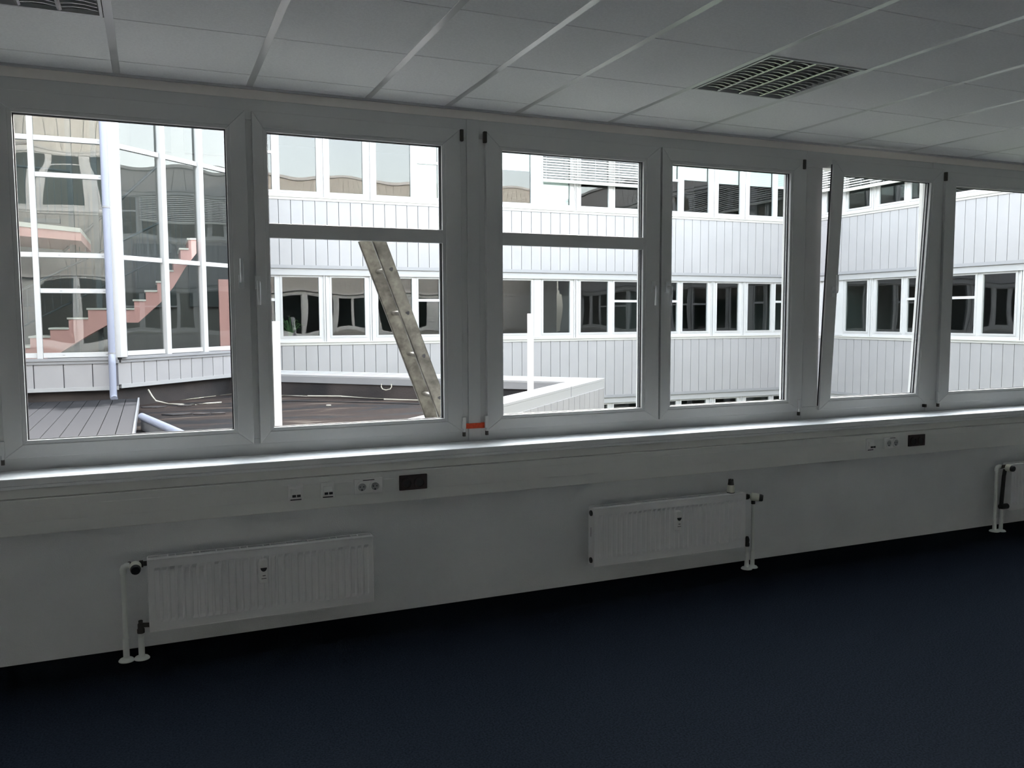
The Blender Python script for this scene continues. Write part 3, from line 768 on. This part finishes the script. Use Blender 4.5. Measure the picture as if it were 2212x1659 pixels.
MB().box(-9.2, -6, 12.0, 12.3, -.3, 9.0).build('added_sky_blocker_return', M_clad, bO)  # closes the gap between the added block and the tower
fl = MB(); fl.poly([(-6, 12.15), (-.55, 12.15), (2.2, 14.95), (2.2, 17.6), (-6, 17.6)], .05, .25); fl.build('tower_floor', mat('tower_floor', (.25, .24, .22), .8), tw)
fl = MB(); fl.poly([(-6, 12.1), (-.55, 12.1), (2.3, 14.95), (2.3, 17.6), (-6, 17.6)], 9.0, 9.12); fl.build('tower_roof', M_facia, tw)
# small columns
cl = MB(); cl.box(-1.34, -1.24, 14.6, 14.7, .25, 9); cl.box(-.86, -.76, 13.9, 14.0, .25, 9); cl.build('steel_column', M_steel, tw)
MB().box(1.47, 1.72, 14.5, 14.7, .25, 2.45).build('pink_column', M_pink, tw)

# stair inside the tower
stc = empty('staircase', (-1, 13.8, .25)); tag(stc, 'pink staircase with stone steps and dark mesh railing inside the glazed tower', 'staircase')
Ys, Ye = 13.55, 14.75; run, rise = .332, .183
x0s, z0s = -2.665, .91
# (start x, end x, tread height); the flight eases onto a landing and then rises steeply
TR = [(-2.665, -2.333, .93), (-2.333, -2.0, 1.11), (-2.0, -1.66, 1.296), (-1.66, -1.34, 1.452), (-1.34, -1.0, 1.644), (-1.0, -.18, 1.825), (-.18, .035, 1.995),
      (.035, .25, 2.178), (.25, .41, 2.36), (.41, .563, 2.58), (.563, .70, 2.80), (.70, .854, 3.02), (.854, 1.0, 3.22)]
BT = [(-2.7, .62), (-2.13, .70), (-1.506, .975), (-1.018, 1.295), (-.687, 1.489), (-.42, 1.541), (-.12, 1.54), (.30, 1.94), (.551, 2.245), (.797, 2.66), (1.05, 2.99)]
def bot(x):
    for (xa, za), (xb, zb) in zip(BT, BT[1:]):
        if x <= xb: return za+(zb-za)*(x-xa)/(xb-xa)
    return BT[-1][1]
steps = MB(); body = MB()
for xa, xb, z in TR:
    steps.box(xa-.025, xb, Ys-.02, Ye, z-.035, z)
    cuts = [xa]+[c[0] for c in BT if xa+.01 < c[0] < xb-.01]+[xb]
    for ca, cc in zip(cuts, cuts[1:]):
        body.prism([(ca, Ys, bot(ca)), (cc, Ys, bot(cc)), (cc, Ys, z-.036), (ca, Ys, z-.036)], [(ca, Ye, bot(ca)), (cc, Ye, bot(cc)), (cc, Ye, z-.036), (ca, Ye, z-.036)])
steps.build('steps', M_step, stc, bevel=.003); body.build('stringer', M_pink, stc)
ld = MB(); ld.prism([(-5.9, 13.5, 3.40), (-1.06, 13.5, 3.10), (-1.06, 13.5, 3.26), (-5.9, 13.5, 3.62)], [(-5.9, 16.5, 3.40), (-1.06, 16.5, 3.10), (-1.06, 16.5, 3.26), (-5.9, 16.5, 3.62)])
ld.build('upper_landing', M_pink, stc)
MB().prism([(-5.9, 13.48, 3.62), (-1.06, 13.48, 3.26), (-1.06, 13.48, 3.34), (-5.9, 13.48, 3.74)], [(-5.9, 16.5, 3.62), (-1.06, 16.5, 3.26), (-1.06, 16.5, 3.34), (-5.9, 16.5, 3.74)]).build('landing_slab', M_step, stc)
# railings: sloping hand rails and mesh infill
rl = MB()
def slope(x, o_=0): return z0s+(x-x0s)/run*rise+o_
rl.tube([(-2.6, Ye-.05, slope(-2.6, 1.05)), (.55, Ye-.05, slope(.55, 1.05))], .025, 8)
rl.tube([(-2.6, Ye-.05, slope(-2.6, .33)), (.55, Ye-.05, slope(.55, .33))], .02, 8)
rl.tube([(-1.9, Ys+.1, slope(-1.9, .95)), (.4, Ys+.1, slope(.4, .95))], .02, 8)
rl.tube([(-1.5, 15.1, 3.0), (.4, 15.1, 4.9)], .03, 8); rl.tube([(-5.8, 13.55, 4.65), (-1.2, 13.55, 4.40)], .025, 8)
rl.box(-2.0, -1.4, 13.5, 13.56, 3.42, 3.50)
rl.build('hand_rail', M_steel, stc)
mb_ = MB(); x = -2.6
while x < .5:
    mb_.box(x-.007, x+.007, Ye-.055, Ye-.045, slope(x, .30), slope(x, 1.05)); x += .15
for k in range(12):
    z = 1.3+.15*k; xs0 = max(-2.6, x0s+(z-1.05-z0s)/rise*run); xs1 = min(.5, x0s+(z-.30-z0s)/rise*run)
    if xs1 > xs0: mb_.box(xs0, xs1, Ye-.055, Ye-.045, z-.006, z+.006)
x = -5.8
while x < -1.2: mb_.box(x-.006, x+.006, 13.55, 13.562, 3.62, 4.6); x += .12
x = -1.2
while x < .8: mb_.box(x-.006, x+.006, 15.1, 15.112, 2.4, 4.2); x += .11
mb_.build('mesh_infill', M_steel, stc)

# downpipe at the tower corner
dp = MB(); dp.cyl((-.545, 11.86, 1.02), (-.545, 11.86, 9.0), .058, n=20)
dpo = empty('downpipe', (-.545, 11.86, .2)); tag(dpo, 'grey-lilac round downpipe at the corner of the glazed stair tower', 'pipe')
dp.build('upper_pipe', M_pipe2, dpo, smooth=True)
MB().tube([(-.545, 11.86, 1.03), (-.545, 11.86, .99), (-.545, 11.80, .90), (-.545, 11.79, .82), (-.545, 11.79, .32), (-.545, 11.77, .24), (-.53, 11.70, .21)], .060, 16).build('lower_pipe', M_pipe2, dpo, smooth=True)
for z in (.99, 3.55): MB().lathe((-.545, 11.86, z), (0, 0, 1), [(0, .066), (.035, .066)]).build('pipe_clip', M_trimg, dpo, smooth=True)

# ------------------------------------------------------------------ low roof with parapet
RZ = 0.0
rf = empty('flat_roof', (3, 8, -3.9)); tag(rf, 'low flat roof of brown bitumen with white-capped parapets outside the window', 'roof')
def L1(x): return x+1.38
corner = (8.06, 9.44)
inner_c = ((16.0-1.95)/2, (16.0+1.95)/2)
MB().poly([(-9, .22), (-1.73, .22), inner_c, (2.5, 13.5), (2.5, 15.0), (-.6, 12.2), (-9, 12.2)], -.3, RZ).build('roof_surface', M_roof, rf)
# parapet caps
u45 = Vector((r2_, r2_, 0))
def cap(pts_out, pts_in, name, m, z0, z1): 
    return MB().poly([pts_out[0], pts_out[1], pts_in[1], pts_in[0]], z0, z1).build(name, m, rf, bevel=.006)
fo0 = (-1.26, .12); fi0 = (-1.83, .12)
cap((fo0, corner), (fi0, inner_c), 'front_cap', M_facia, .405, .452)
bo1 = (2.46, 15.04); bi1 = (1.73, 14.27)
cap((bo1, corner), (bi1, inner_c), 'back_cap', M_facia, .405, .450)
rg = MB(); 
for off in (.25, .5, .75):
    a = (corner[0]*(1-off)+inner_c[0]*off, corner[1]*(1-off)+inner_c[1]*off); b_ = (bo1[0]*(1-off)+bi1[0]*off, bo1[1]*(1-off)+bi1[1]*off)
    rg.prism([(a[0], a[1], .45), (b_[0], b_[1], .45), (b_[0]-.02, b_[1]-.02, .45), (a[0]-.02, a[1]-.02, .45)], [(a[0], a[1], .458), (b_[0], b_[1], .458), (b_[0]-.02, b_[1]-.02, .458), (a[0]-.02, a[1]-.02, .458)])
rg.build('cap_ridges', M_facia, rf)
# outward and inward drip faces
TF = frame_T(fo0[0], fo0[1], r2_, r2_, r2_, -r2_); LF = math.hypot(corner[0]-fo0[0], corner[1]-fo0[1])
d_ = MB(TF); d_.box(0.14, LF, -.02, .0, .262, .406)
d_.build('front_drip_edge', M_facia, rf)
sm_ = MB(TF)
for s_ in (2.1, 5.1, 8.05, 11.1): sm_.box(s_-.004, s_+.004, -.01, .002, .262, .455); sm_.box(s_-.004, s_+.004, -.38, .002, .4515, .4535)
sm_.build('cap_seams', M_cladback, rf)
TK = frame_T(inner_c[0], inner_c[1], -r2_, r2_, -r2_, -r2_); LK = math.hypot(inner_c[0]-bi1[0], inner_c[1]-bi1[1])
MB(TK).box(0, LK, -.02, .0, .285, .406).build('back_drip_edge', M_trimg, rf)
MB(TK).box(0, LK, -.12, -.03, -.2, .30).build('back_upstand', M_bitup, rf)
MB(TF).box(.6, LF-.75, -.50, -.40, -.2, .40).build('front_upstand', M_bitup, rf)
band_cladding(TF, .35, LF-.1, -3.9, .27, rf, M_clad, d=-.04, pitch=.30, off=.12, name='outer_cladding')
TE = frame_T(corner[0], corner[1], -r2_, r2_, r2_, r2_)
MB(TE).box(.12, 7.8, -.3, -.06, -3.9, .40).build('rear_outer_wall', M_clad, rf)
MB(TE).box(0, 7.9, -.02, 0, .27, .406).build('rear_drip_edge', M_facia, rf)
# clear drain cup fixed to the back cap edge
cu = MB(); cu.tube([(4.27, 11.66, .31), (4.255, 11.63, .26), (4.27, 11.60, .215), (4.33, 11.56, .195), (4.40, 11.50, .215), (4.43, 11.50, .26), (4.43, 11.52, .31)], .010, 8)
tag(cu.build('cable_clip', M_cable), 'small pale loop hanging from the back parapet edge left of the ladder', 'clip')

# white posts on the parapet
def post(x, y, z1, label):
    o = MB(frame_T(x, y, r2_, r2_, r2_, -r2_)); o.box(-.045, .045, -.035, .035, .452, z1); o.box(-.08, .08, -.06, .06, .452, .464)
    tag(o.build('parapet_post', M_post, bevel=.004), label, 'post', 'white posts standing on the parapet')
post(5.39, 6.98, 1.675, 'white upright post on the parapet beyond the cross-barred middle window')
post(1.065, 2.715, 1.60, 'white upright post right behind the sash edge left of the ladder')

# raised board deck
dk = empty('roof_deck', (-3, 7, 0)); tag(dk, 'raised grey board covering lying on the roof at lower left', 'deck')
b = MB(); x = -.14
while x > -5.5: b.box(x-.205+.006, x-.004, 3.0, 11.72, .165, .20); x -= .205
b.build('boards', M_deck, dk, bevel=.003)
MB().box(-5.5, -.16, 3.05, 11.7, .0, .165).build('deck_base', M_bitup, dk)
MB().box(-.150, -.125, 3.0, 11.74, .10, .215).build('edge_strip', M_trimg, dk)
# curb with rounded light cap beside the deck
cb = empty('roof_curb', (.6, 6, 0)); tag(cb, 'pale rounded rail edging on the roof beside the board deck', 'edging')
a, e_ = Vector((-.06, 8.75, .19)), Vector((.96, 3.9, .19))
MB().tube([a, a*.5+e_*.5, e_], .055, 14).build('rounded_cap', M_pipe2, cb, smooth=True)
dr = (e_-a).normalized(); nn = Vector((dr.y, -dr.x, 0))
q1 = [a-nn*.02, a+nn*.02, e_+nn*.02, e_-nn*.02]
MB().prism([(p.x, p.y, 0) for p in q1], [(p.x, p.y, .19) for p in q1]).build('curb_face', M_trimg, cb)

# cables and debris on the roof
def cable(pts, r, m, label, name='roof_cable'):
    o = MB(); o.tube(pts, r, 6); ob = o.build(name, m, smooth=True); tag(ob, label, 'cable', None); return ob
cable([(1.75, 13.15, .05), (2.3, 12.9, .06), (3.0, 12.75, .03), (3.6, 12.3, .04), (4.3, 11.6, .012), (5.0, 10.95, .012), (5.6, 10.5, .02), (6.3, 9.9, .05)], .014, M_cable, 'long pale cable lying along the roof below the back parapet')
cable([(2.0, 12.2, .010), (2.6, 12.0, .012), (3.3, 11.5, .010), (4.0, 11.0, .012), (4.7, 10.4, .010), (5.4, 9.8, .010)], .010, M_black, 'thin dark cable lying on the roof in front of the pale one')
cable([(.02, 12.46, .30), (.08, 12.44, .18), (.14, 12.38, .09), (.36, 12.25, .03), (.60, 12.22, .014), (.82, 12.10, .014), (1.02, 12.22, .014), (1.3, 12.3, .014)], .014, M_cable, 'pale loose cord curling on the roof below the angled glass front')
def scrap(x, y, r, label, m=M_bitup, h=.03):
    random.seed(int(x*100)); pts = [(x+math.cos(a)*r*random.uniform(.6, 1.2), y+math.sin(a)*r*random.uniform(.35, .8)) for a in [2*PI*i/9 for i in range(9)]]
    h *= .45
    tag(MB().poly(pts, .0005, h).build('bitumen_scrap', m, bevel=.006), label, 'scrap', 'scraps lying on the roof')
scrap(.64, 11.95, .13, 'dark scrap on the roof at the end of the pale loose cord', h=.06)
scrap(.48, 10.55, .24, 'long dark scrap in the middle of the roof beside the deck', h=.05)
scrap(.84, 10.48, .14, 'small dark scrap right of the long dark one on the roof', h=.05)
scrap(1.12, 10.42, .12, 'dark scrap on the roof next to the left window mullion', h=.05)
scrap(.12, 12.0, .24, 'dark torn scrap beside the far corner of the board deck', h=.04)
scrap(3.08, 10.9, .05, 'small pale yellow lump on the roof left of the ladder', m=M_cable, h=.05)
# pale worn patches are in the roof material

# ------------------------------------------------------------------ ladder
ladr = empty('aluminium_ladder', (3.69, .66, -3.9)); tag(ladr, 'weathered aluminium ladder leaning outside behind the cross-barred left window', 'ladder')
h0 = Vector((1.498, 0, 1.930)); dirn = Vector((1.805-1.498, 0, 1.110-1.930)).normalized()       # down along the rail
nrm = Vector((-dirn.z, 0, dirn.x))
if nrm.x < 0: nrm = -nrm
top = h0 - dirn*.225; Ltot = (top.z+3.9)/-dirn.z
YN, YF = .50, .84
def rail(y, name):
    T = lambda p: top + dirn*p[0] + nrm*p[1] + Vector((0, y, 0)) + Vector((0, p[2], 0))
    b = MB(T)
    # channel section: web plus two flanges, chamfered upper end
    wd = .041
    b.prism([(0.0, -wd, 0), (0, wd-.012, 0), (.012, wd, 0), (Ltot, wd, 0), (Ltot, -wd, 0)], [(0.0, -wd, .004), (0, wd-.012, .004), (.012, wd, .004), (Ltot, wd, .004), (Ltot, -wd, .004)])
    b.box(0, Ltot, -wd, -wd+.005, .0, .026); b.box(.012, Ltot, wd-.005, wd, .0, .026)
    return b.build(name, M_ladder, ladr, bevel=.0015)
nr = rail(YN, 'side_rail'); fr_ = rail(YF, 'side_rail')
n_r = int((Ltot-.225)/.292)+1
tri = lambda c, r: [(c[0]+r*math.cos(a), c[1]+r*math.sin(a)) for a in [math.radians(q_) for q_ in (-20, 20, 100, 140, 220, 260)]]
for i in range(n_r):
    s_ = .225+.292*i
    T = lambda p: top + dirn*p[0] + nrm*p[1] + Vector((0, p[2], 0))
    b = MB(T); pr = tri((s_, .008), .0165)
    b.prism([(a, c_, YN-.002) for a, c_ in pr], [(a, c_, YF+.006) for a, c_ in pr])
    rg_ = b.build('rung', M_ladder, ladr, bevel=.003)
    b = MB(T); p2_ = tri((s_, .008), .0125); b.prism([(a, c_, YN-.0026) for a, c_ in p2_], [(a, c_, YN-.0018) for a, c_ in p2_])
    b.build('rung_opening', M_gap, rg_)
# ------------------------------------------------------------------ ground
structure(MB().box(-60, 80, -40, 90, -4.1, -3.9).build('floor_courtyard', M_ground))
